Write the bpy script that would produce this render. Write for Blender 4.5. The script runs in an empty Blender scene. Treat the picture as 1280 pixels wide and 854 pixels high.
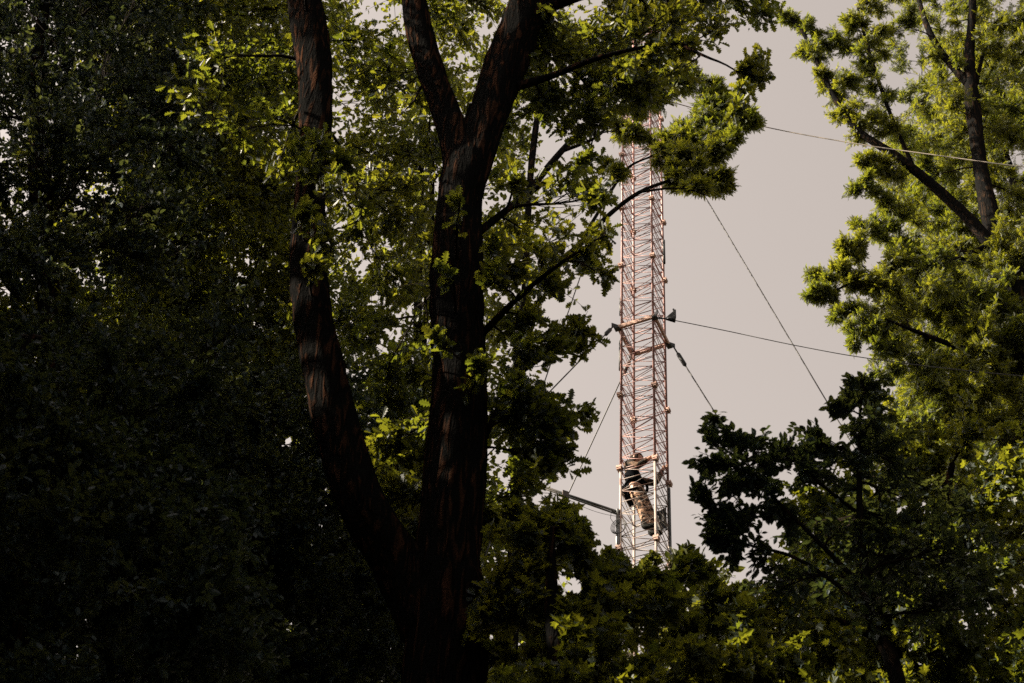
import bpy, bmesh, math, random
import numpy as np
from mathutils import Vector, Matrix, noise

R = math.radians
rng = np.random.default_rng(11)
random.seed(5)
scene = bpy.context.scene
col = scene.collection

# ------------------------------------------------------------------ camera
PITCH, ROLL, F = R(49.353), R(4.224), 2356.8
CAM = np.array([0.0, 0.0, 1.7])
fw = np.array([0, math.cos(PITCH), math.sin(PITCH)])
up0 = np.array([0, -math.sin(PITCH), math.cos(PITCH)])
rt0 = np.array([1.0, 0, 0])
rt = rt0 * math.cos(ROLL) + up0 * math.sin(ROLL)
up = -rt0 * math.sin(ROLL) + up0 * math.cos(ROLL)
cd = bpy.data.cameras.new('camera')
cam = bpy.data.objects.new('camera', cd)
col.objects.link(cam)
cam.matrix_world = Matrix(((rt[0], up[0], -fw[0], CAM[0]), (rt[1], up[1], -fw[1], CAM[1]),
                           (rt[2], up[2], -fw[2], CAM[2]), (0, 0, 0, 1)))
cd.sensor_width = 36
cd.lens = F / 1280 * 36
cd.clip_start, cd.clip_end = 0.1, 3000
cd.dof.use_dof = True
cd.dof.focus_distance = 27.5
cd.dof.aperture_fstop = 5.0
scene.camera = cam


def at(px, py, Y):
    """world point at depth y=Y that a site sketch drawn over the view puts at (px, py)"""
    d = fw * F + rt * (px - 640) + up * (427 - py)
    return CAM + d * (Y / d[1])


def pxm(px, py, Y):
    """metres per sketch pixel there"""
    p = at(px, py, Y) - CAM
    return float(p @ fw) / F


# ------------------------------------------------------------------ helpers
def tag(o, label=None, cat=None, group=None, kind=None):
    for k, v in (('label', label), ('category', cat), ('group', group), ('kind', kind)):
        if v:
            o[k] = v
    return o


def empty(name, loc, parent=None):
    o = bpy.data.objects.new(name, None)
    o.location = loc
    o.empty_display_size = .3
    col.objects.link(o)
    return o


def link(name, me, parent=None):
    o = bpy.data.objects.new(name, me)
    col.objects.link(o)
    if parent is not None:
        o.parent = parent
        o.matrix_parent_inverse = Matrix.Translation(-parent.location) if parent.type == 'EMPTY' and parent.parent is None and not any(parent.rotation_euler) else Matrix()
    return o


class MB:
    """collects tubes, boxes and leaves (world coordinates) into one mesh"""

    def __init__(s):
        s.v, s.loops, s.sizes, s.n, s.smooth, s.tint = [], [], [], 0, [], []

    def add(s, V, loops, sizes, smooth=True, tint=None):
        V = np.asarray(V, float)
        s.v.append(V)
        s.loops.append(np.asarray(loops, np.int64) + s.n)
        sizes = np.asarray(sizes, np.int64)
        s.sizes.append(sizes)
        s.smooth.append(np.full(len(sizes), smooth, bool))
        s.tint.append(np.full(len(sizes), .5) if tint is None else tint)
        s.n += len(V)

    def tube(s, P, rad, k=8, cap=True, bump=None):
        P = np.asarray(P, float)
        n = len(P)
        rad = np.broadcast_to(np.asarray(rad, float), (n,))
        T = np.gradient(P, axis=0)
        T /= np.linalg.norm(T, axis=1)[:, None] + 1e-12
        ref = np.array([0, 0, 1.0]) if abs(T[0][2]) < .9 else np.array([1.0, 0, 0])
        A = np.zeros_like(P)
        a = np.cross(T[0], ref)
        a /= np.linalg.norm(a)
        for i in range(n):
            a = a - T[i] * (a @ T[i])
            a /= np.linalg.norm(a)
            A[i] = a
        B = np.cross(T, A)
        th = np.arange(k) * 2 * math.pi / k
        rr = np.repeat(rad[:, None], k, 1)
        if bump is not None:
            rr = rr * bump(P, A, B, th, rad)
        V = P[:, None, :] + (A[:, None, :] * np.cos(th)[None, :, None] + B[:, None, :] * np.sin(th)[None, :, None]) * rr[:, :, None]
        V = V.reshape(-1, 3)
        i, j = np.meshgrid(np.arange(n - 1), np.arange(k), indexing='ij')
        j2 = (j + 1) % k
        q = np.stack([i * k + j, i * k + j2, (i + 1) * k + j2, (i + 1) * k + j], -1).reshape(-1)
        sizes = [4] * ((n - 1) * k)
        loops = q
        if cap:
            loops = np.concatenate([q, np.arange(k)[::-1], (n - 1) * k + np.arange(k)])
            sizes = sizes + [k, k]
        s.add(V, loops, sizes)

    def bar(s, a, b, r, k=5):
        s.tube([a, b], r, k)

    def box(s, c, ax, ay, az, hx, hy, hz):
        c = np.asarray(c, float)
        ax, ay, az = (np.asarray(q, float) for q in (ax, ay, az))
        V = [c + ax * hx * i + ay * hy * j + az * hz * k for i in (-1, 1) for j in (-1, 1) for k in (-1, 1)]
        Fc = [0, 1, 3, 2, 4, 6, 7, 5, 0, 4, 5, 1, 2, 3, 7, 6, 0, 2, 6, 4, 1, 5, 7, 3]
        s.add(V, Fc, [4] * 6, smooth=False)

    def beam(s, a, b, w, h):
        a, b = np.asarray(a, float), np.asarray(b, float)
        d = b - a
        L = np.linalg.norm(d)
        d /= L
        n = np.cross(d, [0, 0, 1.0])
        n /= np.linalg.norm(n)
        s.box((a + b) / 2, d, n, np.cross(n, d), L / 2, w / 2, h / 2)

    def build(s, name, mat, parent=None, tint=False):
        V = np.concatenate(s.v)
        L = np.concatenate(s.loops)
        S = np.concatenate(s.sizes)
        me = bpy.data.meshes.new(name)
        me.vertices.add(len(V))
        me.vertices.foreach_set('co', V.astype(np.float32).ravel())
        me.loops.add(len(L))
        me.loops.foreach_set('vertex_index', L.astype(np.int32))
        me.polygons.add(len(S))
        st = np.concatenate([[0], np.cumsum(S)[:-1]])
        me.polygons.foreach_set('loop_start', st.astype(np.int32))
        me.polygons.foreach_set('loop_total', S.astype(np.int32))
        me.polygons.foreach_set('use_smooth', np.concatenate(s.smooth))
        if tint:
            at_ = me.attributes.new('tint', 'FLOAT', 'FACE')
            at_.data.foreach_set('value', np.concatenate(s.tint).astype(np.float32))
        me.update(calc_edges=True)
        me.materials.append(mat)
        return link(name, me, parent)


# ------------------------------------------------------------------ materials
def newmat(name):
    m = bpy.data.materials.new(name)
    m.use_nodes = True
    m.node_tree.nodes.clear()
    return m, m.node_tree.nodes, m.node_tree.links


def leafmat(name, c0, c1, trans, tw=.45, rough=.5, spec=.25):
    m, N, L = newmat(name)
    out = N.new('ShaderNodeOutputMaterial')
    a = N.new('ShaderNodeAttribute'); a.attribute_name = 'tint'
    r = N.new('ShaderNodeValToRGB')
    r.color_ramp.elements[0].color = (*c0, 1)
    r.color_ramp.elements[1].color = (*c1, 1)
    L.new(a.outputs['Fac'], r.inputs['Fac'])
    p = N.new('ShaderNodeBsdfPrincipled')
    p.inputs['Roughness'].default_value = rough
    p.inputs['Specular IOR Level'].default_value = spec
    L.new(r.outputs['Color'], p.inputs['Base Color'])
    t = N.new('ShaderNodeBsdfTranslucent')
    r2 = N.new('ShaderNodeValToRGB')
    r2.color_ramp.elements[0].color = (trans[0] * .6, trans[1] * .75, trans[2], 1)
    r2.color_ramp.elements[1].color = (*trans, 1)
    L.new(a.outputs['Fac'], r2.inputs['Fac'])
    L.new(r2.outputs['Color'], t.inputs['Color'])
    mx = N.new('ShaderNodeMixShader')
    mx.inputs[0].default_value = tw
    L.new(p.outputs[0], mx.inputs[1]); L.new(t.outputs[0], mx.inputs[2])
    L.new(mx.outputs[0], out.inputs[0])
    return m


def barkmat(name, c0, c1, scale=14, stretch=.25, bump=.8):
    m, N, L = newmat(name)
    out = N.new('ShaderNodeOutputMaterial')
    p = N.new('ShaderNodeBsdfPrincipled')
    p.inputs['Roughness'].default_value = .85
    p.inputs['Specular IOR Level'].default_value = 0
    tc = N.new('ShaderNodeTexCoord')
    mp = N.new('ShaderNodeMapping'); mp.inputs['Scale'].default_value = (1, 1, stretch)
    L.new(tc.outputs['Object'], mp.inputs['Vector'])
    n = N.new('ShaderNodeTexNoise'); n.inputs['Scale'].default_value = scale; n.inputs['Detail'].default_value = 3
    n.inputs['Distortion'].default_value = .6
    L.new(mp.outputs[0], n.inputs['Vector'])
    rd = N.new('ShaderNodeMath'); rd.operation = 'SUBTRACT'; rd.inputs[1].default_value = .5
    L.new(n.outputs['Fac'], rd.inputs[0])
    ab = N.new('ShaderNodeMath'); ab.operation = 'ABSOLUTE'; L.new(rd.outputs[0], ab.inputs[0])
    ms = N.new('ShaderNodeMath'); ms.operation = 'MULTIPLY'; ms.inputs[1].default_value = 5.5; ms.use_clamp = True
    L.new(ab.outputs[0], ms.inputs[0])
    n2 = N.new('ShaderNodeTexNoise'); n2.inputs['Scale'].default_value = scale * 3; n2.inputs['Detail'].default_value = 6
    L.new(tc.outputs['Object'], n2.inputs['Vector'])
    mul = N.new('ShaderNodeMath'); mul.operation = 'MULTIPLY_ADD'; mul.inputs[1].default_value = .7
    L.new(ms.outputs[0], mul.inputs[0])
    m3 = N.new('ShaderNodeMath'); m3.operation = 'MULTIPLY'; m3.inputs[1].default_value = .45
    L.new(n2.outputs['Fac'], m3.inputs[0]); L.new(m3.outputs[0], mul.inputs[2])
    r = N.new('ShaderNodeValToRGB')
    r.color_ramp.elements[0].position = .5; r.color_ramp.elements[1].position = 1.0
    r.color_ramp.elements[0].color = (*c0, 1); r.color_ramp.elements[1].color = (*c1, 1)
    L.new(mul.outputs[0], r.inputs['Fac'])
    L.new(r.outputs['Color'], p.inputs['Base Color'])
    b = N.new('ShaderNodeBump'); b.inputs['Strength'].default_value = bump; b.inputs['Distance'].default_value = .03
    L.new(mul.outputs[0], b.inputs['Height']); L.new(b.outputs[0], p.inputs['Normal'])
    L.new(p.outputs[0], out.inputs[0])
    return m


def plain(name, c, rough=.6, metal=0, noise_c=None, nscale=8, lo=.4, hi=.65, spec=.4, bump=0):
    m, N, L = newmat(name)
    out = N.new('ShaderNodeOutputMaterial')
    p = N.new('ShaderNodeBsdfPrincipled')
    p.inputs['Roughness'].default_value = rough
    p.inputs['Metallic'].default_value = metal
    p.inputs['Specular IOR Level'].default_value = spec
    p.inputs['Base Color'].default_value = (*c, 1)
    if noise_c:
        tc = N.new('ShaderNodeTexCoord')
        n = N.new('ShaderNodeTexNoise'); n.inputs['Scale'].default_value = nscale; n.inputs['Detail'].default_value = 6
        L.new(tc.outputs['Object'], n.inputs['Vector'])
        r = N.new('ShaderNodeValToRGB')
        r.color_ramp.elements[0].position = lo; r.color_ramp.elements[1].position = hi
        r.color_ramp.elements[0].color = (*c, 1); r.color_ramp.elements[1].color = (*noise_c, 1)
        L.new(n.outputs['Fac'], r.inputs['Fac']); L.new(r.outputs['Color'], p.inputs['Base Color'])
        if bump:
            b = N.new('ShaderNodeBump'); b.inputs['Strength'].default_value = bump; b.inputs['Distance'].default_value = .02
            L.new(n.outputs['Fac'], b.inputs['Height']); L.new(b.outputs[0], p.inputs['Normal'])
    L.new(p.outputs[0], out.inputs[0])
    return m


M = {  # blue-green tint of the shade put into most leaf base colours
    'oakleaf': leafmat('oak_leaf', (.010, .021, .026), (.024, .039, .038), (.37, .355, .02), .3),
    'shadeleaf': leafmat('shade_leaf', (.012, .028, .036), (.028, .050, .054), (.15, .16, .03), .24),  # bluer, less translucent leaf with the shade put into its colour
    'ashleaf': leafmat('ash_leaf', (.020, .030, .020), (.06, .07, .026), (.35, .34, .018), .36),
    'ovalleaf': leafmat('beech_leaf', (.011, .025, .032), (.026, .044, .046), (.16, .18, .03), .24),
    'mapleleaf': leafmat('maple_leaf', (.014, .026, .026), (.038, .054, .036), (.40, .39, .02), .3),
    'sunlitleaf': leafmat('sunlit_leaf', (.04, .048, .022), (.085, .088, .034), (.22, .21, .02), .3),  # paler leaf with the sunlight put into its colour
    'bark': barkmat('oak_bark', (.006, .006, .006), (.042, .020, .012), 15, .12, 1.0),
    'ashbark': barkmat('ash_bark', (.007, .007, .007), (.03, .019, .013), 12, .25, .6),
    'twig': plain('twig', (.008, .006, .005), .9, 0, (.018, .012, .009), 12, spec=.05),
    'red': plain('red_paint', (.31, .155, .14), .5, 0, (.2, .09, .075), 9, .5, .68),
    'white': plain('weathered_white_paint', (.27, .225, .205), .55, 0, (.14, .075, .06), 7, .5, .64),
    'pinkbar': plain('faded_salmon_paint', (.42, .27, .22), .55, 0, (.26, .12, .09), 14, .52, .7),
    'steel': plain('dull_steel', (.16, .17, .18), .5, .6, (.1, .09, .085), 10),
    'dark': plain('dark_fitting', (.018, .02, .022), .6),
    'wire': plain('galvanised_wire', (.03, .03, .033), .6, 0),
    'rope': plain('pale_rope', (.15, .13, .11), .9, 0, (.06, .055, .05), 2.0, .45, .55, spec=.1),
    'skin': plain('skin', (.36, .19, .13), .5),
    'hair': plain('dark_brown_hair', (.016, .009, .007), .8, spec=.1),
    'shirt': plain('brown_camouflage_shirt', (.11, .07, .048), .9, 0, (.02, .017, .015), 17, .45, .55, spec=.1),
    'trousers': plain('tan_camouflage_trousers', (.36, .225, .155), .9, 0, (.03, .022, .018), 17, .47, .53, spec=.1, bump=.8),
    'vest': plain('black_vest', (.004, .0045, .006), 1.0, spec=.02),
    'boot': plain('black_boot', (.010, .009, .008), .7, spec=.1),
    'banner': plain('black_sheet', (.01, .012, .015), .6),
    'letter': plain('white_lettering', (.75, .74, .72), .6),
    'box': plain('brown_box', (.12, .085, .07), .6, 0, (.07, .055, .05), 20),
    'litter': plain('leaf_litter', (.05, .035, .02), .95, 0, (.03, .04, .012), 3, .45, .6, bump=.6),
}

# ------------------------------------------------------------------ leaf shapes
def half_leaf(pts, lift):
    """pts: (x, halfwidth) from base to tip"""
    V = [(pts[0][0], 0, 0), (pts[-1][0], 0, -.06)]
    a = [(x, w, w * lift) for x, w in pts[1:-1]]
    V += a + [(x, -w, z) for x, w, z in a]
    k = len(a)
    f1 = [0] + [1] + [2 + i for i in range(k - 1, -1, -1)]
    f2 = [0] + [2 + k + i for i in range(k)] + [1]
    return np.array(V, float), np.array(f1 + f2), [k + 2, k + 2]


OAK = half_leaf([(0, 0), (.14, .05), (.2, .14), (.27, .07), (.38, .24), (.46, .12), (.58, .33), (.67, .15), (.8, .27), (.86, .13), (.95, .15), (1, 0)], .35)
OVAL = half_leaf([(0, 0), (.18, .16), (.45, .27), (.72, .2), (1, 0)], .15)
SMALL = half_leaf([(0, 0), (.3, .24), (.65, .26), (1, 0)], .35)
MAPLE = half_leaf([(0, 0), (-.06, .22), (.12, .5), (.3, .26), (.56, .46), (.62, .18), (1, 0)], .25)


def compound():
    V, Lp, S = [], [], []
    for i, x in enumerate((.12, .34, .56, .78)):
        for sg in (1, -1):
            a = R(48 - i * 6) * sg
            l, w = .40 - .02 * i, .074
            d = np.array([math.cos(a), math.sin(a), -.18])
            nrm = np.array([-math.sin(a), math.cos(a), 0])
            b = np.array([x, 0, -x * x * .18])
            n = len(V)
            V += [b, b + d * l * .45 + nrm * w, b + d * l + np.array([0, 0, -.04]), b + d * l * .45 - nrm * w]
            Lp += [n, n + 3, n + 2, n + 1]; S.append(4)
    n = len(V)
    b = np.array([.92, 0, -.15])
    V += [b, b + [.18, .09, -.04], b + [.42, 0, -.14], b + [.18, -.09, -.04]]
    Lp += [n, n + 3, n + 2, n + 1]; S.append(4)
    return np.array(V, float), np.array(Lp), S


ASH = compound()


def norm(a):
    return a / (np.linalg.norm(a, axis=-1, keepdims=True) + 1e-9)


def place_leaves(mb, proto, P, D, Nn, size, tint):
    V, Lp, S = proto
    n = len(P)
    D = norm(D)
    Y = norm(np.cross(Nn, D))
    Z = np.cross(D, Y)
    W = P[:, None, :] + size[:, None, None] * (V[None, :, 0:1] * D[:, None, :] + V[None, :, 1:2] * Y[:, None, :] + V[None, :, 2:3] * Z[:, None, :])
    k = len(V)
    loops = (Lp[None, :] + (np.arange(n) * k)[:, None]).ravel()
    mb.add(W.reshape(-1, 3), loops, np.tile(S, n), smooth=False, tint=np.repeat(tint, len(S)))


# ------------------------------------------------------------------ trees
def smooth_path(pts, n):
    P = np.array(pts, float)
    m = len(P)
    t = np.linspace(0, m - 1, n)
    out = np.zeros((n, P.shape[1]))
    for q, tt in enumerate(t):
        i = min(int(tt), m - 2)
        u = tt - i
        p0, p1, p2, p3 = P[max(i - 1, 0)], P[i], P[i + 1], P[min(i + 2, m - 1)]
        out[q] = .5 * ((2 * p1) + (-p0 + p2) * u + (2 * p0 - 5 * p1 + 4 * p2 - p3) * u * u + (-p0 + 3 * p1 - 3 * p2 + p3) * u ** 3)
    return out


def bark_bump(amp):
    def f(P, A, B, th, rad):
        out = np.ones((len(P), len(th)))
        for i in range(len(P)):
            z = P[i][2]
            for j, t in enumerate(th):
                q = Vector((math.cos(t) * 1.6, math.sin(t) * 1.6, z * .8))
                a = noise.noise(q) * amp * 1.6
                q2 = Vector((math.cos(t) * 7, math.sin(t) * 7, z * 2.2))
                a += (abs(noise.noise(q2)) - .25) * amp * .9
                out[i, j] = 1 + a
        return out
    return f


# gaps cut in the foliage towards the sun to make sunlit patches: (px, py, Y, radius m)
SUN_EL, SUN_AZ = R(33), R(-94)      # azimuth from +y, negative = to the left
SUN = np.array([math.sin(SUN_AZ) * math.cos(SUN_EL), math.cos(SUN_AZ) * math.cos(SUN_EL), math.sin(SUN_EL)])
GAPS = [(*at(a, b, Y), r) for a, b, Y, r in [
    (374, 320, 10.2, .17), (376, 355, 10.2, .2), (380, 395, 10.2, .2), (388, 435, 10.2, .2), (396, 475, 10.2, .17), (403, 520, 10.2, .1), (382, 250, 10.2, .1), (805, 600, 18.2, .6), (808, 660, 18.2, .6),
    (478, 650, 10.4, .09), (495, 672, 10.4, .09), (552, 570, 10.3, .07), (545, 600, 10.3, .06), (578, 130, 10.4, .06), (540, 770, 10.2, .06),
    (395, 120, 9.9, .16), (400, 330, 9.7, .12), (350, 160, 11.2, .2), (300, 50, 13.5, .35), (240, 30, 13.5, .3), (370, 190, 11, .2), (330, 250, 13, .22), (460, 60, 11.5, .25),
    (570, 250, 9.7, .10), (612, 360, 9.9, .09), (655, 160, 10.8, .18), (690, 160, 10.8, .2), (730, 200, 10.9, .14), (680, 185, 10.6, .12), (640, 240, 10.4, .1), (635, 330, 10.5, .1), (700, 470, 10.9, .14),
    (450, 270, 11.5, .2), (470, 340, 11.5, .18), (500, 440, 11.5, .15), (520, 300, 12, .2), (430, 420, 12, .1), (540, 500, 12, .14),
    (640, 690, 9.0, .2), (625, 740, 8.9, .18), (665, 750, 8.9, .25), (650, 810, 8.8, .28), (700, 830, 8.8, .25), (745, 780, 8.9, .28), (800, 820, 8.9, .2), (715, 680, 9.0, .22), (690, 720, 9.0, .16),
    (760, 710, 14, .5), (850, 700, 14.2, .6), (800, 740, 13.8, .4), (870, 790, 10.6, .22), (680, 655, 9.1, .14), (770, 840, 8.8, .2),
    (1000, 600, 9.0, .1), (935, 640, 9.1, .1), (1010, 700, 11.2, .3), (1060, 730, 11.0, .4), (1150, 740, 11.1, .5), (1215, 650, 11.2, .5), (1120, 810, 11.0, .5), (1030, 810, 11.2, .35), (1240, 750, 11.2, .5), (930, 800, 11.2, .3),
    (1190, 830, 11.0, .4), (1170, 570, 11.4, .5), (1260, 600, 11.4, .5), (960, 740, 11.2, .25), (1080, 670, 11.2, .3), (1090, 600, 11.4, .25), (1250, 830, 11.0, .35), (890, 740, 10.8, .2),
    (840, 150, 15.2, .7), (800, 100, 15.2, .5), (890, 170, 15, .4),
    (45, 215, 12.5, .1), (30, 395, 12, .14), (60, 490, 11, .12), (110, 600, 11, .15), (150, 95, 13, .14), (200, 60, 13, .25), (20, 540, 11, .12), (300, 300, 13, .14), (240, 320, 13, .12), (350, 510, 12.5, .14), (345, 90, 13, .25),
    (220, 130, 13, .16), (80, 200, 12.4, .1), (160, 260, 13, .1), (180, 420, 12.6, .1), (360, 600, 12.6, .1), (20, 810, 10.5, .1), (190, 820, 10.6, .08), (410, 800, 12.5, .12)]]

_g = np.random.default_rng(21)
for _x0, _x1, _y0, _y1, _Y, _n in ((960, 1280, 560, 850, 11.2, 34), (610, 900, 690, 850, 9.0, 26), (640, 770, 120, 340, 10.3, 10), (410, 520, 180, 600, 11.4, 12), (0, 340, 0, 820, 12.0, 26)):
    for _ in range(_n):
        GAPS.append((*at(_g.uniform(_x0, _x1), _g.uniform(_y0, _y1), _Y + _g.uniform(-.2, .6)), _g.uniform(.1, .25) if _x0 else _g.uniform(.05, .13)))


def in_sun_gap(P, rmax=9):
    hit = np.zeros(len(P), bool)
    for x, y, z, r in GAPS:
        if r > rmax:
            continue
        d = P - np.array([x, y, z])
        t = d @ SUN
        q = np.linalg.norm(d - t[:, None] * SUN, axis=1)
        hit |= (t > max(.3, 1.5 * r)) & (q < r)
    return hit


GP = np.array([g[:3] for g in GAPS]); GR = np.array([g[3] for g in GAPS])


def twig_in_gap(p, rmax):
    d = p - GP
    t = d @ SUN
    q = np.linalg.norm(d - t[:, None] * SUN, axis=1)
    return bool(np.any((t > np.maximum(.3, 1.5 * GR)) & (q < GR) & (GR <= rmax)))


class Tree:
    def __init__(s, name, base, label, cat='tree', group=None, bark='bark', leaf='oakleaf', proto=OAK, size=.1,
                 leaves=9, twigs=14, spread=False, droop=.1, upn=1.0, trunkname='trunk'):
        s.root = tag(empty(name, base), label, cat, group)
        s.T, s.B, s.C = MB(), MB(), MB()
        s.bark, s.leaf, s.proto, s.size = bark, leaf, proto, size
        s.nl, s.nt, s.spread, s.droop, s.upn = leaves, twigs, spread, droop, upn
        s.sp, s.sr, s.sd = np.zeros((0, 3)), np.zeros(0), np.zeros((0, 3))
        s.clumps = []
        s.rmax = .26 if name == 'oak_tree' else 9
        s.fine = proto is ASH or leaf == 'ovalleaf'
        s.nleaf = 0
        s.trunkname = trunkname

    def _reg(s, P, r):
        s.sp = np.concatenate([s.sp, P]); s.sr = np.concatenate([s.sr, r])
        s.sd = np.concatenate([s.sd, norm(np.gradient(P, axis=0))])

    def limb(s, pts, radii, k=14, n=None, bump=.12, seg=.12):
        L = sum(np.linalg.norm(np.subtract(pts[i + 1], pts[i])) for i in range(len(pts) - 1))
        n = n or max(8, int(L / seg))
        Q = smooth_path([list(p) + [r] for p, r in zip(pts, radii)], n)
        P, r = Q[:, :3], Q[:, 3]
        s.T.tube(P, r, k, bump=bark_bump(bump) if bump else None)
        st = max(1, n // 60)
        s._reg(P[::st], r[::st])

    def clump(s, c, rad, dens=1.0):
        s.clumps.append((np.asarray(c, float), np.broadcast_to(np.asarray(rad, float), (3,)), dens))

    def pclump(s, px, py, Y, rpx, dens=1.0, deep=1.0):
        r = rpx * pxm(px, py, Y)
        c = at(px, py, Y)
        if s.fine and r > .09:
            soft = s.leaf == 'ovalleaf'
            for _ in range(5 if soft else 6):
                o = rng.normal(size=3); o *= r * .95 * rng.random() ** .5 / np.linalg.norm(o)
                s.clump(c + o, r * (rng.uniform(.7, 1.35, 3) if soft else rng.uniform(.25, .8, 3)), dens * (.16 if soft else .27))
        else:
            s.clump(c, (r, r * deep, r), dens)

    def fill(s, poly, Y0, Y1, rpx, n, dens=1.0, seed=0):
        g = np.random.default_rng(seed + 77)
        P = np.array(poly, float)
        lo, hi = P.min(0), P.max(0)
        got, tries = [], 0
        while len(got) < n and tries < n * 60:
            tries += 1
            q = lo + g.random(2) * (hi - lo)
            ins = False
            j = len(P) - 1
            for i in range(len(P)):
                if (P[i][1] > q[1]) != (P[j][1] > q[1]) and q[0] < (P[j][0] - P[i][0]) * (q[1] - P[i][1]) / (P[j][1] - P[i][1]) + P[i][0]:
                    ins = not ins
                j = i
            if not ins:
                continue
            Y = Y0 + g.random() * (Y1 - Y0)
            if any(abs(q[0] - a) + abs(q[1] - b) < rpx * .7 and abs(Y - c) < .6 for a, b, c in got):
                continue
            got.append((q[0], q[1], Y))
            s.pclump(q[0], q[1], Y, rpx * (.8 + .4 * g.random()), dens)

    def grow(s):
        order = sorted(s.clumps, key=lambda c: float(np.min(np.linalg.norm(s.sp - c[0], axis=1))))
        PL, DL, NL = [], [], []
        for c, rad, dens in order:
            if twig_in_gap(c, s.rmax):
                continue
            d = np.linalg.norm(s.sp - c, axis=1)
            cost = d + .7 * np.maximum(0, s.sp[:, 2] - c[2] + .15 * d) + (s.sr < .008) * .5
            i = int(np.argmin(cost))
            p, r0, dr = s.sp[i], s.sr[i], s.sd[i]
            L = float(np.linalg.norm(c - p)) + .05
            a = norm(c - p)
            side = norm(np.cross(a, rng.normal(size=3)))
            c1 = p + (dr * .55 + a * .6) * L * .35
            c2 = c - (a + np.array([0, 0, .25])) * L * .3 + side * L * .1
            n = max(5, int(L / .15))
            t = np.linspace(0, 1, n)[:, None]
            Q = (1 - t) ** 3 * p + 3 * (1 - t) ** 2 * t * c1 + 3 * (1 - t) * t * t * c2 + t ** 3 * c
            wob = np.cumsum(rng.normal(size=(n, 3)) * .012 * min(1, L), axis=0)
            Q = Q + wob * np.minimum(t * 3, 1)
            ra = min(r0 * .75, .011 + .011 * L)
            rr = np.linspace(ra, max(.0045, ra * .3), n)
            s.B.tube(Q, rr, 6 if ra > .02 else 4, cap=False)
            s._reg(Q[1:], rr[1:])
            nt = max(3, int(s.nt * dens * (.8 + .4 * rng.random())))
            for _ in range(nt):
                u = rng.normal(size=3); u /= np.linalg.norm(u)
                e = c + u * rad * (rng.random() ** (.9 if s.fine else .55)) * (1.6 if rng.random() < .16 else 1)
                st = Q[int(n * (.45 + .55 * rng.random() ** .7)) - 1]
                if twig_in_gap(e, s.rmax):
                    continue
                ln = np.linalg.norm(e - st)
                mid = (st + e) / 2 + rng.normal(size=3) * ln * .1 + np.array([0, 0, ln * .08])
                tt = np.linspace(0, 1, 5)[:, None]
                W = (1 - tt) ** 2 * st + 2 * tt * (1 - tt) * mid + tt * tt * e
                s.B.tube(W, np.linspace(.0045, .002, 5), 3, cap=False)
                m = max(2, int(s.nl * (.7 + .6 * rng.random())))
                f = 1 - (np.arange(m) + rng.random(m)) / m * .7
                Pp = (1 - f)[:, None] ** 2 * st + 2 * (f * (1 - f))[:, None] * mid + (f * f)[:, None] * e
                td = norm(e - mid)
                dd = norm(td * .5 + rng.normal(size=(m, 3)) * .65 + np.array([0, 0, -s.droop]))
                nn = rng.normal(size=(m, 3)) * .55 + np.array([0, 0, s.upn])
                if s.spread:
                    f = np.linspace(.22, 1, m)
                    Pp = (1 - f)[:, None] ** 2 * st + 2 * (f * (1 - f))[:, None] * mid + (f * f)[:, None] * e
                    up_ = norm(np.array([0, 0, 1.0]) + rng.normal(size=3) * .35)
                    sd_ = norm(np.cross(td, up_))
                    sg_ = np.where(np.arange(m) % 2 == 0, 1, -1)[:, None] * .95
                    sg_[-1] = .1
                    dd = norm(td * .7 + sd_ * sg_ + rng.normal(size=(m, 3)) * .2 + np.array([0, 0, -.12]))
                    nn = up_ + rng.normal(size=(m, 3)) * .3
                PL.append(Pp + rng.normal(size=(m, 3)) * .015); DL.append(dd); NL.append(nn)
        if PL:
            P, D, Nn = map(np.concatenate, (PL, DL, NL))
            k = ~in_sun_gap(P, s.rmax)
            P, D, Nn = P[k], D[k], Nn[k]
            n = len(P)
            s.nleaf = n
            size = s.size * (.65 + .6 * rng.random(n))
            tn = np.clip(rng.normal(.5, .25, n) + .25 * np.sin(P[:, 0] * 1.7 + P[:, 2] * 1.3), 0, 1)
            place_leaves(s.C, s.proto, P, D, Nn, size, tn)
        if s.T.n:
            s.T.build(s.trunkname, M[s.bark], s.root)
        if s.B.n:
            s.B.build('branches', M['twig'], s.root)
        if s.C.n:
            s.C.build('crown', M[s.leaf], s.root, tint=True)
        print(s.root.name, 'clumps', len(s.clumps), 'leaves', s.nleaf)


def gp(p):
    return (float(p[0]), float(p[1]), 0.0)


# ---- 1 the big forked oak in front -------------------------------------------------
YO = 10.5
w = lambda px, py, Y, wpx: wpx * .47 * pxm(px, py, Y)
a0 = at(552, 800, YO)
oak = Tree('oak_tree', (a0[0], a0[1], 0), 'big dark oak with forked trunk and lobed leaves, nearest the camera', leaf='oakleaf', proto=OAK, size=.105,
           leaves=9, twigs=15)
pts = [np.array([a0[0] - .1, YO, -.3]), np.array([a0[0] - .05, YO, 4.0]), at(555, 854, YO), at(560, 720, YO)]
oak.limb(pts + [at(566, 600, YO), at(574, 480, YO), at(570, 400, YO), at(571, 300, YO), at(578, 215, YO), at(586, 160, YO), at(588, 130, YO)],
         [.42, .36, w(555, 854, YO, 108), w(560, 720, YO, 92), w(566, 600, YO, 82), w(574, 480, YO, 76), w(574, 400, YO, 72), w(574, 300, YO, 66), w(580, 205, YO, 58), w(586, 160, YO, 22), .01], k=44, seg=.07)
oak.limb([at(582, 235, YO), at(566, 165, YO), at(540, 95, YO - .1), at(520, 20, YO - .2), at(512, -60, YO - .3), at(505, -200, YO - .2)],
         [w(580, 235, YO, 46), w(560, 160, YO, 42), w(545, 95, YO, 36), w(520, 20, YO, 32), .1, .05], k=24)
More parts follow.
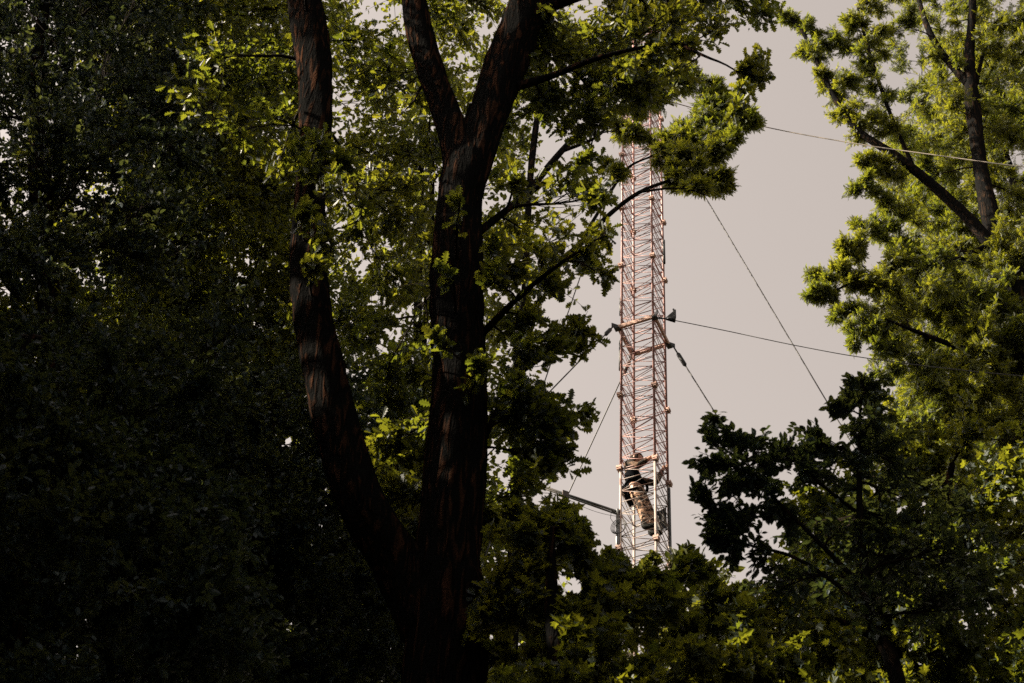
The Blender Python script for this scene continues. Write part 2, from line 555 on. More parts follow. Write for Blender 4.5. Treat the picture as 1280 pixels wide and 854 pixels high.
oak.limb([at(580, 245, YO), at(594, 190, YO), at(614, 130, YO), at(640, 60, YO + .1), at(668, -20, YO), at(700, -160, YO)],
         [w(580, 245, YO, 50), w(590, 190, YO, 52), w(612, 130, YO, 52), w(640, 60, YO, 52), w(668, -20, YO, 48), .1], k=24)
# left stem, leaving the trunk low down
oak.limb([at(545, 790, YO), at(505, 715, YO), at(456, 640, YO - .1), at(427, 560, YO - .1), at(408, 480, YO - .1), at(391, 400, YO - .1), at(384, 320, YO - .1), at(388, 230, YO - .1),
          at(394, 150, YO - .1), at(391, 70, YO - .1), at(378, -20, YO - .1), at(370, -160, YO)],
         [w(545, 790, YO, 84), w(505, 715, YO, 74), w(462, 640, YO, 64), w(436, 560, YO, 58), w(420, 480, YO, 58), w(403, 400, YO, 54), w(394, 320, YO, 46), w(396, 230, YO, 42),
          w(397, 150, YO, 44), w(391, 70, YO, 44), w(378, -20, YO, 40), .09], k=32, seg=.07)
# side branches
oak.limb([at(640, 110, YO), at(690, 95, YO), at(740, 75, YO - .3), at(800, 60, YO - .4), at(850, 55, YO - .5)], [.05, .036, .028, .02, .014], k=8)
oak.limb([at(850, 55, YO - .5), at(880, 70, YO - .6), at(905, 80, YO - .6), at(925, 92, YO - .6)], [.02, .014, .01, .007], k=6)
oak.limb([at(600, 290, YO), at(650, 250, YO + .3), at(700, 215, YO + .6), at(745, 190, YO + .8)], [.04, .03, .02, .01], k=8)
oak.limb([at(600, 420, YO), at(650, 370, YO - .3), at(700, 330, YO - .6), at(745, 300, YO - .7)], [.035, .025, .016, .008], k=8)
oak.limb([at(600, 560, YO), at(640, 480, YO + .2), at(690, 440, YO + .4), at(735, 450, YO + .4)], [.03, .022, .016, .008], k=8)
oak.limb([at(660, 20, YO), at(740, -10, YO - .3), at(830, -20, YO - .5), at(900, -10, YO - .5)], [.08, .06, .04, .02], k=8)
oak.limb([at(705, 418, YO + .3), at(692, 412, YO + .3), at(672, 428, YO + .3)][::-1], [.024, .022, .02], k=8)
for q in [(640, 150, .6, 45), (680, 170, .3, 45), (720, 150, .5, 40), (650, 220, -.2, 45), (700, 230, .4, 45), (740, 240, .1, 32), (735, 205, .5, 26), (660, 290, .3, 45), (710, 290, -.3, 42),
          (748, 290, -.4, 26), (755, 250, -.2, 22), (640, 350, .2, 45), (685, 350, -.3, 30), (735, 320, -.6, 22), (640, 420, .1, 40), (665, 390, .4, 26), (720, 455, .4, 24), (745, 480, .5, 16),
          (690, 470, .3, 36), (650, 480, .1, 40), (735, 515, .3, 18), (700, 520, .2, 30), (650, 545, .3, 42), (690, 570, .5, 26), (640, 610, .2, 42), (690, 610, .3, 22), (725, 440, .2, 14),
          (760, 345, -.7, 10), (640, 290, .8, 40), (620, 220, .6, 35), (690, 120, .3, 45), (740, 110, .2, 35),
          (700, 405, .9, 8)]:
    oak.pclump(q[0], q[1], YO + q[2], q[3], dens=.45 if q[3] < 20 else (.8 if q[3] < 30 else 1.15))
for q in [(690, 30, .1, 55), (740, 40, -.3, 50), (790, 30, -.4, 50), (840, 20, -.5, 50), (880, 0, -.5, 45), (920, 0, -.4, 40), (955, 5, -.3, 25), (900, 30, -.5, 28), (860, 55, -.5, 20),
          (820, 70, -.4, 25), (780, 90, -.4, 28), (640, -40, 0, 60), (720, -40, 0, 60), (800, -50, 0, 60), (880, -60, 0, 60), (570, -30, .3, 60), (500, -40, .2, 60), (940, -60, 0, 50),
          (938, 88, -.6, 20), (952, 72, -.6, 13), (928, 118, -.6, 14), (918, 138, -.6, 10), (955, 98, -.6, 9), (700, 60, .4, 50), (660, 60, .6, 50), (760, 70, .3, 35), (810, 105, -.2, 22), (775, 125, -.1, 28), (745, 135, .2, 32), (800, 130, .1, 22),
          (960, 25, -.4, 16), (835, 85, -.5, 14), (650, 0, .5, 60), (770, 0, .2, 60), (850, -10, .1, 50)]:
    oak.pclump(q[0], q[1], YO + q[2], q[3], dens=.55 if q[3] < 17 else (1.0 if q[3] < 30 else 1.5))
oak.fill([(440, 20), (540, 100), (560, 300), (545, 560), (520, 650), (470, 620), (440, 420), (430, 200)], YO + .4, YO + 1.8, 45, 60, 1.1, 1)
oak.fill([(500, -40), (640, -40), (590, 150), (560, 140)], YO + .5, YO + 1.6, 34, 8, 1.1, 8)
oak.fill([(620, 300), (720, 290), (720, 560), (625, 600)], YO - .3, YO + .9, 32, 30, 1.0, 9)
oak.fill([(612, 660), (720, 660), (720, 780), (612, 800)], YO - .9, YO - .3, 28, 12, 1.0, 15)
oak.fill([(650, 60), (780, 40), (780, 130), (660, 150)], YO + .2, YO + .9, 34, 10, 1.1, 16)
oak.fill([(612, 540), (700, 520), (712, 610), (690, 650), (612, 680)], YO - .2, YO + .6, 26, 18, 1.1, 14)
oak.fill([(770, -20), (850, -20), (850, 60), (835, 130), (775, 130)], YO - .3, YO + .4, 24, 14, 1.2, 12)
oak.fill([(330, -60), (440, -60), (430, 300), (380, 420), (330, 300)], YO + .2, YO + 1.5, 45, 22, 1.0, 2)
for q in [(400, 175, -.7, 20), (385, 205, -.6, 22), (410, 235, -.7, 20), (380, 260, -.6, 20), (405, 290, -.6, 20), (395, 325, -.6, 16), (372, 180, -.4, 24), (430, 200, -.5, 22), (574, 248, -.8, 8), (612, 300, -.6, 20), (615, 345, -.5, 14),
          (560, 330, -.7, 10), (610, 250, -.4, 20), (470, 260, .1, 24), (480, 160, .1, 24), (450, 90, .2, 26), (600, 450, -.6, 12), (545, 420, -.6, 9)]:
    oak.pclump(q[0], q[1], YO + q[2], q[3], dens=.4 if q[3] < 11 else .7)
oak.fill([(230, -80), (350, -80), (350, 170), (250, 170)], YO - .3, YO + .6, 50, 12, 1.1, 4)
oak.fill([(150, -600), (900, -600), (960, -80), (150, -80)], YO - 2, YO + 2, 90, 60, 1.3, 3)  # crown above the view, added to shade the stems
oak.grow()

# ---- 2 shaded broadleaf trees filling the left -------------------------------------
specs = [
    ('lime_tree', 60, 12.5, 'dark small-leaved lime filling the upper left corner', [(-260, -150), (230, -150), (240, 330), (-260, 330)], 11.0, 14.5, 74, 240, 'shadeleaf', SMALL, .10),
    ('lime_tree', 180, 15.0, 'sun-flecked lime standing just left of the forked oak', [(150, -100), (390, -100), (400, 520), (150, 520)], 13.5, 16.5, 64, 190, 'mapleleaf', SMALL, .10),
    ('hazel_tree', 20, 10.5, 'dense dark hazel in the lower left corner', [(-260, 400), (300, 400), (300, 980), (-260, 980)], 9.0, 12.5, 74, 150, 'shadeleaf', OVAL, .095),
    ('hazel_tree', 330, 12.8, 'dark hazel below the fork, left of the twin trunk', [(220, 480), (520, 480), (560, 980), (220, 980)], 11.5, 13.8, 64, 120, 'shadeleaf', OVAL, .095),
    ('hazel_tree', -80, 14.5, 'loose hazel with sunlit yellow tips at the left edge', [(-260, 250), (240, 250), (240, 620), (-260, 620)], 12.5, 15.5, 68, 110, 'mapleleaf', OVAL, .09),
]
for i, (nm, px, Y, lab, poly, Y0, Y1, rp, n, lf, pr, sz) in enumerate(specs):
    b = at(px, 854, Y)
    t = Tree(nm, (b[0], Y, 0), lab, leaf=lf, proto=pr, size=sz * .78, leaves=25, twigs=27, bark='bark')
    lo_y, hi_y = poly[2][1], poly[0][1]
    t.limb([np.array([b[0], Y, -.3]), np.array([b[0] + .1, Y, 5]), at(px, 700, Y), at(px - 15, max(hi_y + 120, 120), Y), at(px + 20, hi_y + 20, Y)], [.22, .19, .15, .09, .03], k=12)
    t.fill(poly, Y0, Y1, rp, int(n * 1.25), 1.0, 10 + i)
    if i == 2:
        for q in ((100, 650), (125, 690), (150, 705), (95, 740), (70, 670), (160, 650)):
            t.pclump(q[0], q[1], 12.0, 50)
    t.grow()

for nm, px, Y, lab, poly, n in (
        ('hawthorn_tree', 120, 16.5, 'dark hawthorn behind the hazels at the lower left', [(-120, 380), (330, 380), (330, 960), (-120, 960)], 90),
        ('hawthorn_tree', 420, 17.5, 'dark hawthorn seen low between the two oak stems and beyond them', [(330, 560), (640, 620), (700, 720), (700, 960), (330, 960)], 60),
        ('hawthorn_tree', 900, 21.5, 'low hawthorn behind the foot of the mast', [(600, 745), (1000, 735), (1300, 640), (1350, 960), (600, 960)], 100)):
    b = at(px, 854, Y)
    t = Tree(nm, (b[0], Y, 0), lab, leaf='mapleleaf', proto=SMALL, size=.12, leaves=11, twigs=16)
    t.limb([np.array([b[0], Y, -.3]), np.array([b[0] + .1, Y, 6]), at(px, 854, Y), at(px + 10, 760, Y)], [.2, .17, .12, .04], k=10)
    t.fill(poly, Y - 1, Y + 1, 52, n, 1.0, 70)
    t.grow()

# unseen sycamores added beyond the left edge to shade the forked oak
for i, (px, Y, lab, poly, Y0, Y1, n) in enumerate([
        (-420, 9.5, 'broad sycamore added out of view at the left to shade the forked oak', [(-1000, -900), (-130, -900), (-130, 900), (-1000, 900)], 7.5, 12.0, 170),
        (-700, 14.5, 'second sycamore added out of view farther left for shade', [(-1100, 200), (-260, 200), (-260, 900), (-1100, 900)], 12.5, 15.5, 50)]):
    b = at(px, 854, Y)
    t = Tree('added_shade_tree', (b[0], Y, 0), lab, leaf='shadeleaf', proto=MAPLE, size=.17, leaves=9, twigs=15)
    t.limb([np.array([b[0], Y, -.3]), np.array([b[0], Y, 6]), at(px, 500, Y), at(px, 0, Y), at(px, -300, Y)], [.3, .26, .18, .1, .03], k=12)
    t.fill(poly, Y0, Y1, 90, n, 1.0, 20 + i)
    t.grow()

# ---- 3 thin trees behind the oak ---------------------------------------------------
YB = 16.5
b = at(530, 854, YB)
t = Tree('hornbeam_tree', (b[0], YB, 0), 'slender tree with thin upright stems between the two oak trunks', leaf='mapleleaf', proto=SMALL, size=.095, leaves=12, twigs=15, bark='ashbark')
t.limb([np.array([b[0], YB, -.3]), np.array([b[0], YB, 6]), at(520, 700, YB), at(522, 400, YB), at(526, 230, YB), at(527, 120, YB)], [.16, .14, .1, .06, .045, .03], k=10)
t.limb([at(522, 500, YB), at(538, 320, YB), at(541, 170, YB)], [.05, .04, .025], k=8)
t.fill([(410, -40), (700, -40), (640, 560), (610, 740), (450, 700), (420, 400)], YB - 1, YB + 1.5, 50, 180, 1.0, 31)
t.grow()

# ash behind the oak reaching over the mast
YA = 15.2
b = at(640, 854, YA)
t = Tree('ash_tree', (b[0], YA, 0), 'ash whose long bare-ended boughs reach across the top of the mast', leaf='ashleaf', proto=ASH, size=.095, leaves=20, twigs=32, bark='ashbark', droop=.12, upn=.35)
t.limb([np.array([b[0], YA, -.3]), np.array([b[0], YA, 6]), at(640, 760, YA), at(645, 500, YA), at(655, 380, YA), at(665, 200, YA), at(690, 20, YA), at(700, -80, YA)], [.16, .13, .08, .055, .05, .045, .04, .03], k=10)
t.limb([at(655, 360, YA), at(720, 310, YA - .2), at(762, 268, YA - .3), at(800, 240, YA - .4), at(845, 222, YA - .4), at(870, 205, YA - .4)], [.042, .036, .031, .026, .018, .01], k=8)
t.limb([at(725, 305, YA - .2), at(760, 245, YA - .1), at(785, 210, YA), at(815, 195, YA), at(850, 180, YA)], [.026, .022, .018, .013, .008], k=7)
t.limb([at(800, 240, YA - .4), at(850, 235, YA - .6), at(885, 245, YA - .7)], [.02, .012, .006], k=6)
t.limb([at(660, 240, YA), at(715, 175, YA), at(760, 140, YA), at(820, 110, YA)], [.05, .04, .03, .018], k=7)
t.limb([at(700, 190, YA), at(745, 172, YA), at(765, 150, YA)], [.03, .02, .01], k=6)
for q in [(780, 120, .2, 34), (820, 120, 0, 36), (850, 110, -.2, 30), (880, 125, -.3, 26), (898, 112, -.3, 14), (840, 150, 0, 36), (870, 165, -.2, 34), (895, 160, -.3, 24), (900, 190, -.4, 22), (885, 215, -.4, 24),
          (870, 232, -.6, 15), (860, 200, -.3, 30), (835, 185, -.1, 26), (915, 175, -.5, 14), (905, 225, -.5, 12), (938, 148, -.5, 12), (925, 150, -.5, 10), (780, 155, .1, 26), (765, 135, .1, 30), (750, 100, .4, 35),
          (800, 85, .3, 32), (800, 165, 0, 20), (735, 130, .3, 30), (758, 205, 0, 7), (772, 215, -.1, 9), (850, 90, 0, 26), (720, 60, .4, 40), (770, 60, .4, 40), (880, 185, -.3, 26), (845, 218, -.4, 14), (905, 135, -.3, 12)]:
    t.pclump(q[0], q[1], YA + q[2], q[3], dens=.5 if q[3] < 12 else (1.0 if q[3] < 25 else 1.2))
t.grow()

# ---- 4 the sunlit ash on the right --------------------------------------------------
YR = 20.5
b = at(1330, 854, YR)
ash = Tree('ash_tree', (b[0], YR, 0), 'tall sunlit ash on the right with dark forking limbs', leaf='ashleaf', proto=ASH, size=.098, leaves=21, twigs=34, bark='ashbark', droop=.12, upn=.35)
ash.limb([np.array([b[0] - .3, YR, -.3]), np.array([b[0] - .2, YR, 8]), at(1345, 700, YR), at(1310, 480, YR), at(1276, 370, YR), at(1243, 285, YR), at(1228, 220, YR), at(1218, 150, YR), at(1212, 80, YR), at(1216, 0, YR), at(1220, -100, YR)],
         [.42, .36, .3, .27, w(1276, 370, YR, 34), w(1243, 285, YR, 27), w(1228, 220, YR, 20), w(1218, 150, YR, 19), w(1212, 80, YR, 15), .08, .03], k=20)
ash.limb([at(1262, 335, YR), at(1215, 278, YR - .2), at(1170, 235, YR - .4), at(1120, 195, YR - .6), at(1075, 165, YR - .7), at(1045, 125, YR - .8), at(1020, 75, YR - .8), at(1000, 35, YR - .8), at(975, 12, YR - .8)],
         [.13, .11, .1, .085, .07, .055, .045, .035, .02], k=12)
ash.limb([at(1210, 105, YR), at(1180, 70, YR), at(1162, 40, YR - .1), at(1150, 5, YR - .1), at(1135, -60, YR)], [.09, .08, .07, .055, .03], k=10)
ash.limb([at(1214, 130, YR), at(1235, 45, YR + .2), at(1247, 25, YR + .2)], [.05, .035, .02], k=8)
ash.limb([at(1140, 205, YR - .5), at(1110, 135, YR - .6), at(1085, 60, YR - .8), at(1072, 10, YR - .9)], [.045, .04, .035, .02], k=8)
ash.limb([at(1250, 300, YR), at(1180, 330, YR - .3), at(1100, 340, YR - .6), at(1040, 365, YR - .8)], [.06, .05, .035, .015], k=8)
ash.limb([at(1300, 450, YR), at(1220, 440, YR - .4), at(1160, 420, YR - .7), at(1110, 400, YR - .9)], [.07, .055, .04, .02], k=8)
for q in [(985, 20, -.8, 13), (1010, 38, -.8, 16), (1015, 65, -.8, 18), (1025, 95, -.8, 18), (1040, 60, -.7, 24), (1045, 110, -.7, 26), (1060, 140, -.7, 28), (1075, 90, -.6, 32), (1095, 50, -.6, 34), (1090, 125, -.5, 34),
          (1060, 30, -.8, 16), (1090, 165, -.6, 26), (1115, 15, -.5, 30), (1085, 5, -.8, 18), (1080, 200, -.6, 17), (1085, 235, -.6, 22), (1105, 215, -.5, 30), (1115, 255, -.4, 26), (1105, 285, -.4, 18), (1085, 285, -.6, 18),
          (1063, 320, -.7, 15), (1075, 305, -.7, 16), (1050, 335, -.8, 13), (1018, 340, -.8, 10), (1012, 365, -.8, 11), (1030, 372, -.8, 15), (1048, 385, -.8, 19), (1070, 350, -.7, 22), (1075, 410, -.8, 24), (1090, 370, -.6, 34),
          (1070, 430, -.8, 10), (1120, 330, -.5, 36), (1035, 355, -.8, 12), (1100, 410, -.7, 30), (1110, 445, -.7, 30), (1055, 305, -.8, 9), (1130, 300, -.3, 24)]:
    ash.pclump(q[0], q[1], YR + q[2], q[3], dens=.45 if q[3] < 12 else (.9 if q[3] < 24 else 1.25))
ash.fill([(1120, -40), (1420, -60), (1420, 300), (1290, 330), (1180, 330), (1120, 200)], YR - .1, YR + 2.2, 40, 105, 1.0, 41)
ash.fill([(1120, 340), (1300, 300), (1420, 300), (1420, 640), (1100, 560), (1100, 430)], YR - .7, YR + 1.5, 40, 120, 1.15, 42)
ash.grow()
YR2 = 24
b = at(1300, 854, YR2)
t = Tree('ash_tree', (b[0] + 1.0, YR2, 0), 'second ash behind the right hand one, its limb leaning in at the right edge', leaf='mapleleaf', proto=ASH, size=.11, leaves=18, twigs=26, bark='ashbark', droop=.12, upn=.35)  # darker leaf colour than the front ash stands in for shade
t.limb([np.array([b[0] + 1, YR2, -.3]), at(1340, 500, YR2), at(1300, 320, YR2), at(1252, 180, YR2), at(1247, 120, YR2), at(1250, 40, YR2)], [.3, .22, .16, .09, .06, .03], k=10)
t.limb([at(1255, 200, YR2), at(1266, 120, YR2), at(1285, 60, YR2)], [.1, .08, .05], k=10)
t.fill([(1130, 60), (1400, 60), (1400, 620), (1130, 560)], YR2 - .5, YR2 + 2, 44, 90, 1.0, 43)
t.grow()

# ---- 5 lower right: hornbeam sprays and the mass below ------------------------------
YH = 9.2
b = at(1150, 1100, YH)
t = Tree('beech_tree', (b[0], YH, 0), 'dark young beech with oval leaves reaching left over the lower right', leaf='ovalleaf', proto=OVAL, size=.064, leaves=13, twigs=19, bark='ashbark', spread=True)
t.limb([np.array([b[0], YH, -.3]), np.array([b[0], YH, 5]), at(1130, 900, YH), at(1090, 780, YH), at(1075, 650, YH), at(1075, 520, YH), at(1080, 470, YH)], [.12, .1, .06, .04, .025, .012, .006], k=10)
t.limb([at(1085, 740, YH), at(1010, 665, YH), at(975, 630, YH), at(940, 590, YH), at(905, 540, YH), at(893, 520, YH)], [.02, .014, .011, .008, .005, .004], k=6)
t.limb([at(1085, 760, YH), at(1000, 700, YH + .1), at(930, 680, YH + .2), at(880, 660, YH + .2)], [.018, .013, .009, .005], k=6)
t.limb([at(1070, 640, YH), at(1020, 600, YH - .1), at(980, 560, YH - .1)], [.016, .011, .006], k=6)
for q in [(893, 525, 0, 13), (905, 545, 0, 15), (925, 550, 0, 14), (948, 548, 0, 13), (885, 540, 0, 10), (868, 578, 0, 10), (885, 580, 0, 13), (905, 578, 0, 13), (868, 610, 0, 9), (880, 612, 0, 12), (900, 605, 0, 20),
          (930, 600, 0, 24), (960, 580, 0, 24), (990, 560, 0, 20), (1010, 550, 0, 18), (1025, 565, 0, 20), (895, 640, .1, 18), (915, 650, .1, 22), (890, 668, .1, 14), (940, 640, .1, 26), (965, 615, 0, 28),
          (1000, 600, 0, 30), (1035, 600, 0, 32), (985, 650, .1, 22), (1070, 500, 0, 20), (1045, 510, 0, 11), (1062, 480, 0, 12), (1090, 480, 0, 20), (1100, 510, 0, 26), (1075, 540, 0, 28), (1110, 550, 0, 34), (1060, 575, 0, 30),
          (910, 690, .2, 22), (940, 700, .2, 26)]:
    t.pclump(q[0], q[1], YH + q[2], q[3], dens=.4 if q[3] < 14 else (.65 if q[3] < 22 else .85))
t.fill([(1060, 590), (1150, 560), (1220, 620), (1240, 760), (960, 740), (1020, 660)], YH - .3, YH + 1, 42, 26, .8, 51)
t.grow()

YM = 12.5
b = at(1180, 900, YM)
t = Tree('field_maple_tree', (b[0], YM, 0), 'maple filling the lower right corner, patches of its leaves sunlit', leaf='mapleleaf', proto=MAPLE, size=.08, leaves=15, twigs=21)
t.limb([np.array([b[0], YM, -.3]), np.array([b[0], YM, 6]), at(1180, 854, YM), at(1170, 700, YM), at(1190, 580, YM)], [.2, .17, .12, .08, .03], k=10)
t.limb([at(1178, 860, YM), at(1080, 790, YM - .2), at(980, 760, YM - .3), at(900, 770, YM - .3)], [.04, .032, .02, .01], k=8)
t.fill([(900, 730), (960, 690), (1020, 610), (1100, 520), (1180, 520), (1420, 560), (1420, 980), (860, 980)], YM - 1.2, YM + 1.6, 52, 150, 1.1, 52)
t.grow()

# ---- 6 lower middle ----------------------------------------------------------------
YL = 9.6
b = at(700, 1000, YL)
t = Tree('field_maple_tree', (b[0], YL, 0), 'leafy maple top in front of the foot of the mast, right of the oak trunk', leaf='mapleleaf', proto=MAPLE, size=.082, leaves=14, twigs=19)
t.limb([np.array([b[0], YL, -.3]), np.array([b[0], YL, 6]), at(700, 900, YL), at(690, 760, YL), at(690, 660, YL)], [.16, .13, .09, .05, .015], k=10)
t.fill([(610, 690), (660, 670), (715, 700), (780, 760), (940, 750), (980, 980), (600, 980)], YL - .8, YL + 1.2, 44, 66, 1.0, 61)
for q in [(650, 665, 0, 26), (680, 655, .2, 24), (705, 670, .2, 22), (725, 665, .2, 14), (720, 690, .2, 22), (745, 715, .3, 20), (640, 640, .2, 25), (700, 640, .4, 18), (790, 725, .3, 18), (830, 730, .3, 20), (870, 715, .4, 20), (760, 740, .3, 22), (770, 700, .5, 9)]:
    t.pclump(q[0], q[1], YL + q[2], q[3], dens=.6 if q[3] < 17 else 1.0)
t.grow()
YP = 14.5
b = at(820, 900, YP)
t = Tree('walnut_tree', (b[0], YP, 0), 'pale sunlit treetop wrapped round the lowest visible part of the mast', leaf='sunlitleaf', proto=OVAL, size=.1, leaves=8, twigs=12)
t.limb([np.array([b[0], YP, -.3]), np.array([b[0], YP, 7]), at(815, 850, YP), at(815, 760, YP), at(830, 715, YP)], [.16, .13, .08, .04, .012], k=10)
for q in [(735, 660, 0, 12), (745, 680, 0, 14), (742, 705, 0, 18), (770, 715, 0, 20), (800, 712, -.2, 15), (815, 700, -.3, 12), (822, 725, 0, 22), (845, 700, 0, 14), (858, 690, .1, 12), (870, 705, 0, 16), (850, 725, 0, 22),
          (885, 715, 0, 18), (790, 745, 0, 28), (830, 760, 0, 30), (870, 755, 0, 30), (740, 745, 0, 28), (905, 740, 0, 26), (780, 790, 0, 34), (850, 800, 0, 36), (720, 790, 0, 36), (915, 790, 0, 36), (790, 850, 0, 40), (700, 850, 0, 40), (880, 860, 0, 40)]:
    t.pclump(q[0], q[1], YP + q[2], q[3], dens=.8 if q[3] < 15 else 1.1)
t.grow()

# ---- near twig out of focus overhead -----------------------------------------------
t = Tree('elder_bush', (2.2, -1.4, 0), 'tall elder overhanging the camera, its twig tips out of focus at the top edge', cat='bush', leaf='shadeleaf', proto=OVAL, size=.06, leaves=6, twigs=4, bark='ashbark')
e1, e2 = at(880, -20, 2.7), at(1070, -18, 2.9)
t.limb([np.array([2.2, -1.4, -.1]), np.array([2.1, -1.0, 2.2]), np.array([1.7, .6, 4.3]), np.array([1.35, 1.9, 5.4]), np.array(at(1000, -160, 2.8))], [.05, .045, .03, .02, .01], k=8, bump=0)
t.clump(e1, .045, 1)
t.clump(e2, .03, .8)
t.clump(at(900, -130, 2.7), .15, 1)
t.grow()

# ------------------------------------------------------------------ unseen wood added all round to darken the shade
def wood():
    root = tag(empty('added_shade_wood', (0, 0, 0)), kind='stuff')
    tr, lv = MB(), MB()
    g = np.random.default_rng(3)
    P = []
    spots = []
    for i in range(46):
        an = R(g.uniform(98, 352))     # azimuth from +y clockwise: right side, behind, left side
        d = g.uniform(9, 24)
        spots.append((math.sin(an) * d, math.cos(an) * d))
    spots += [(-9, 6), (-11, 10), (-12, 14), (-8.5, 2), (-6.5, 5), (-13, 18), (-16, 12), (-15, 6), (-18, 16), (-14, 9), (-9, 13.5), (-17, 22), (-10, -2), (9, 6), (11, 10), (13, 15)]
    for x, y in spots:
        if x > 0 and y > 8 and x < 9:
            continue
        h = g.uniform(15, 21)
        if x < 0 and y > 12:
            h = min(h, 19)
        tr.tube([(x, y, -.2), (x + .2, y, h * .5), (x, y + .2, h * .9)], [.25, .17, .05], 7)
        n = int(420)
        u = norm(g.normal(size=(n, 3)))
        rr = g.random((n, 1)) ** .4
        c = np.array([x, y, h * .66])
        Q = c + u * rr * np.array([2.9, 2.9, h * .36])
        Q += np.sin(Q[:, [1, 2, 0]] * 2.1) * .35
        P.append(Q)
    m = 150000  # unseen canopy leaves added overhead and behind to hold back skylight
    Q = np.stack([g.uniform(-24, 20, m), g.uniform(-20, 15, m), g.uniform(9, 22, m)], 1)
    k = np.sin(Q[:, 0] * .9 + Q[:, 2] * .5) + np.sin(Q[:, 1] * 1.0 + 1 + Q[:, 0] * .4) + np.sin(Q[:, 2] * 1.3 + Q[:, 1] * .6) + g.normal(size=m) * .35
    Q = Q[(k > np.where(Q[:, 0] < -5.5, .9, 1.55)) & (Q[:, 1] + .25 * np.maximum(0, -Q[:, 0] - 6) < 15)]
    P.append(Q)
    P = np.concatenate(P)
    D_ = P - CAM
    z_ = D_ @ fw
    ix = 640 + F * (D_ @ rt) / np.maximum(z_, .1)
    iy = 427 - F * (D_ @ up) / np.maximum(z_, .1)
    P = P[((z_ < .5) | (ix < -350) | (ix > 1700) | (iy < -420)) & (np.linalg.norm(D_, axis=1) > 3.5)]
    P = P[~in_sun_gap(P)]
    n = len(P)
    for _ in range(2):
        place_leaves(lv, OVAL, P + g.normal(size=(n, 3)) * .2, g.normal(size=(n, 3)), g.normal(size=(n, 3)) * .6 + np.array([0, 0, 1.0]), g.uniform(.4, .75, n), g.random(n))
    tr.build('trunks', M['bark'], root)['kind'] = 'stuff'
    lv.build('foliage', M['shadeleaf'], root, tint=True)['kind'] = 'stuff'


wood()

# ------------------------------------------------------------------ ground
bm = bmesh.new()
bmesh.ops.create_grid(bm, x_segments=60, y_segments=60, size=600)
for v in bm.verts:
    v.co.z = noise.noise(v.co * .02) * .15 - .1
me = bpy.data.meshes.new('ground'); bm.to_mesh(me); bm.free()
me.materials.append(M['litter'])
tag(link('ground', me), kind='structure')

# ------------------------------------------------------------------ the mast
SC = 18.2 / 17.2
MX, MY, TH, S_ = 1.846 * SC, 18.2, 0.4702, .47307 * SC
ZR, DZ = 20.3748 * SC + 1.7, 1.41467 * SC            # the heavy frame ring, and the section height
E1 = np.array([math.cos(TH), -math.sin(TH), 0]); E2 = np.array([math.sin(TH), math.cos(TH), 0])
EZ = np.array([0, 0, 1.0])


def ml(u, v, z):
    return np.array([MX, MY, 0]) + E1 * u + E2 * v + EZ * z


h = S_ / 2
CN = [(-h, -h), (h, -h), (h, h), (-h, h)]
mast = tag(empty('lattice_mast', (MX, MY, 0)), 'tall square red and white lattice mast rising into the sky between the trees', 'mast')
nbot, ntop = -int(ZR // DZ), 9
zb, zt = ZR + nbot * DZ, ZR + ntop * DZ
zsplit = ZR - 2 * DZ
for i, (u, v) in enumerate(CN):
    lg = MB(); lg.tube([ml(u, v, z) for z in (zsplit + .01, zt)], .0185, 10)
    lg.build('leg', M['red'], mast)
    lg = MB(); lg.tube([ml(u, v, 0), ml(u, v, zsplit)], .0185, 10)
    tag(lg.build('leg', M['white'], mast), 'weathered whitish lower length of mast leg')
NP = 7
for i in range(4):
    (u0, v0), (u1, v1) = CN[i], CN[(i + 1) % 4]
    for part in (0, 1):
        b = MB()
        for r in range(nbot, ntop):
            z0 = ZR + r * DZ
            if (z0 + .01 < zsplit) == (part == 0):
                continue
            for q in range(NP):
                za, zc = z0 + DZ * q / NP, z0 + DZ * (q + 1) / NP
                b.bar(ml(u0, v0, za), ml(u1, v1, za), .0062, 5)
                if (q + i) % 2:
                    b.bar(ml(u0, v0, za), ml(u1, v1, zc), .0056, 5)
                else:
                    b.bar(ml(u1, v1, za), ml(u0, v0, zc), .0056, 5)
            b.bar(ml(u0, v0, z0 - .045), ml(u1, v1, z0 - .045), .0062, 5)
        b.build('lattice', M['red'] if part == 0 else M['white'], mast)
for r in range(nbot + 12, ntop + 1):
    z0 = ZR + r * DZ
    if r == 0:
        continue
    for (u, v) in CN:
        f = MB()
        out = np.array([np.sign(u), np.sign(v)]) * .012
        c = ml(u + out[0], v + out[1], z0)
        f.box(c + EZ * .012, E1, E2, EZ, .040, .040, .018)
        f.box(c - EZ * .022, E1, E2, EZ, .034, .034, .012)
        for a, bb in ((-.03, -.03), (.03, -.03), (-.03, .03), (.03, .03)):
            f.tube([c + E1 * a + E2 * bb - EZ * .05, c + E1 * a + E2 * bb + EZ * .045], .006, 6)
        f.build('flange', M['pinkbar'], mast)
# heavy square frame where the guys start
for i in range(4):
    (u0, v0), (u1, v1) = CN[i], CN[(i + 1) % 4]
    e = 1.16
    b = MB(); b.beam(ml(u0 * e, v0 * e, ZR + (.002 if i % 2 else -.002)), ml(u1 * e, v1 * e, ZR + (.002 if i % 2 else -.002)), .035, .07)
    b.build('frame_beam', M['pinkbar'], mast)
for (u, v) in CN:
    b = MB()
    c = ml(u * 1.2, v * 1.2, ZR - .05)
    b.box(c, E1, E2, EZ, .038, .038, .014)
    b.box(ml(u * 1.32, v * 1.32, ZR), norm(E1 * np.sign(u) + E2 * np.sign(v)), norm(E1 * np.sign(v) - E2 * np.sign(u)), EZ, .05, .006, .045)
    b.build('guy_bracket', M['dark'], mast)
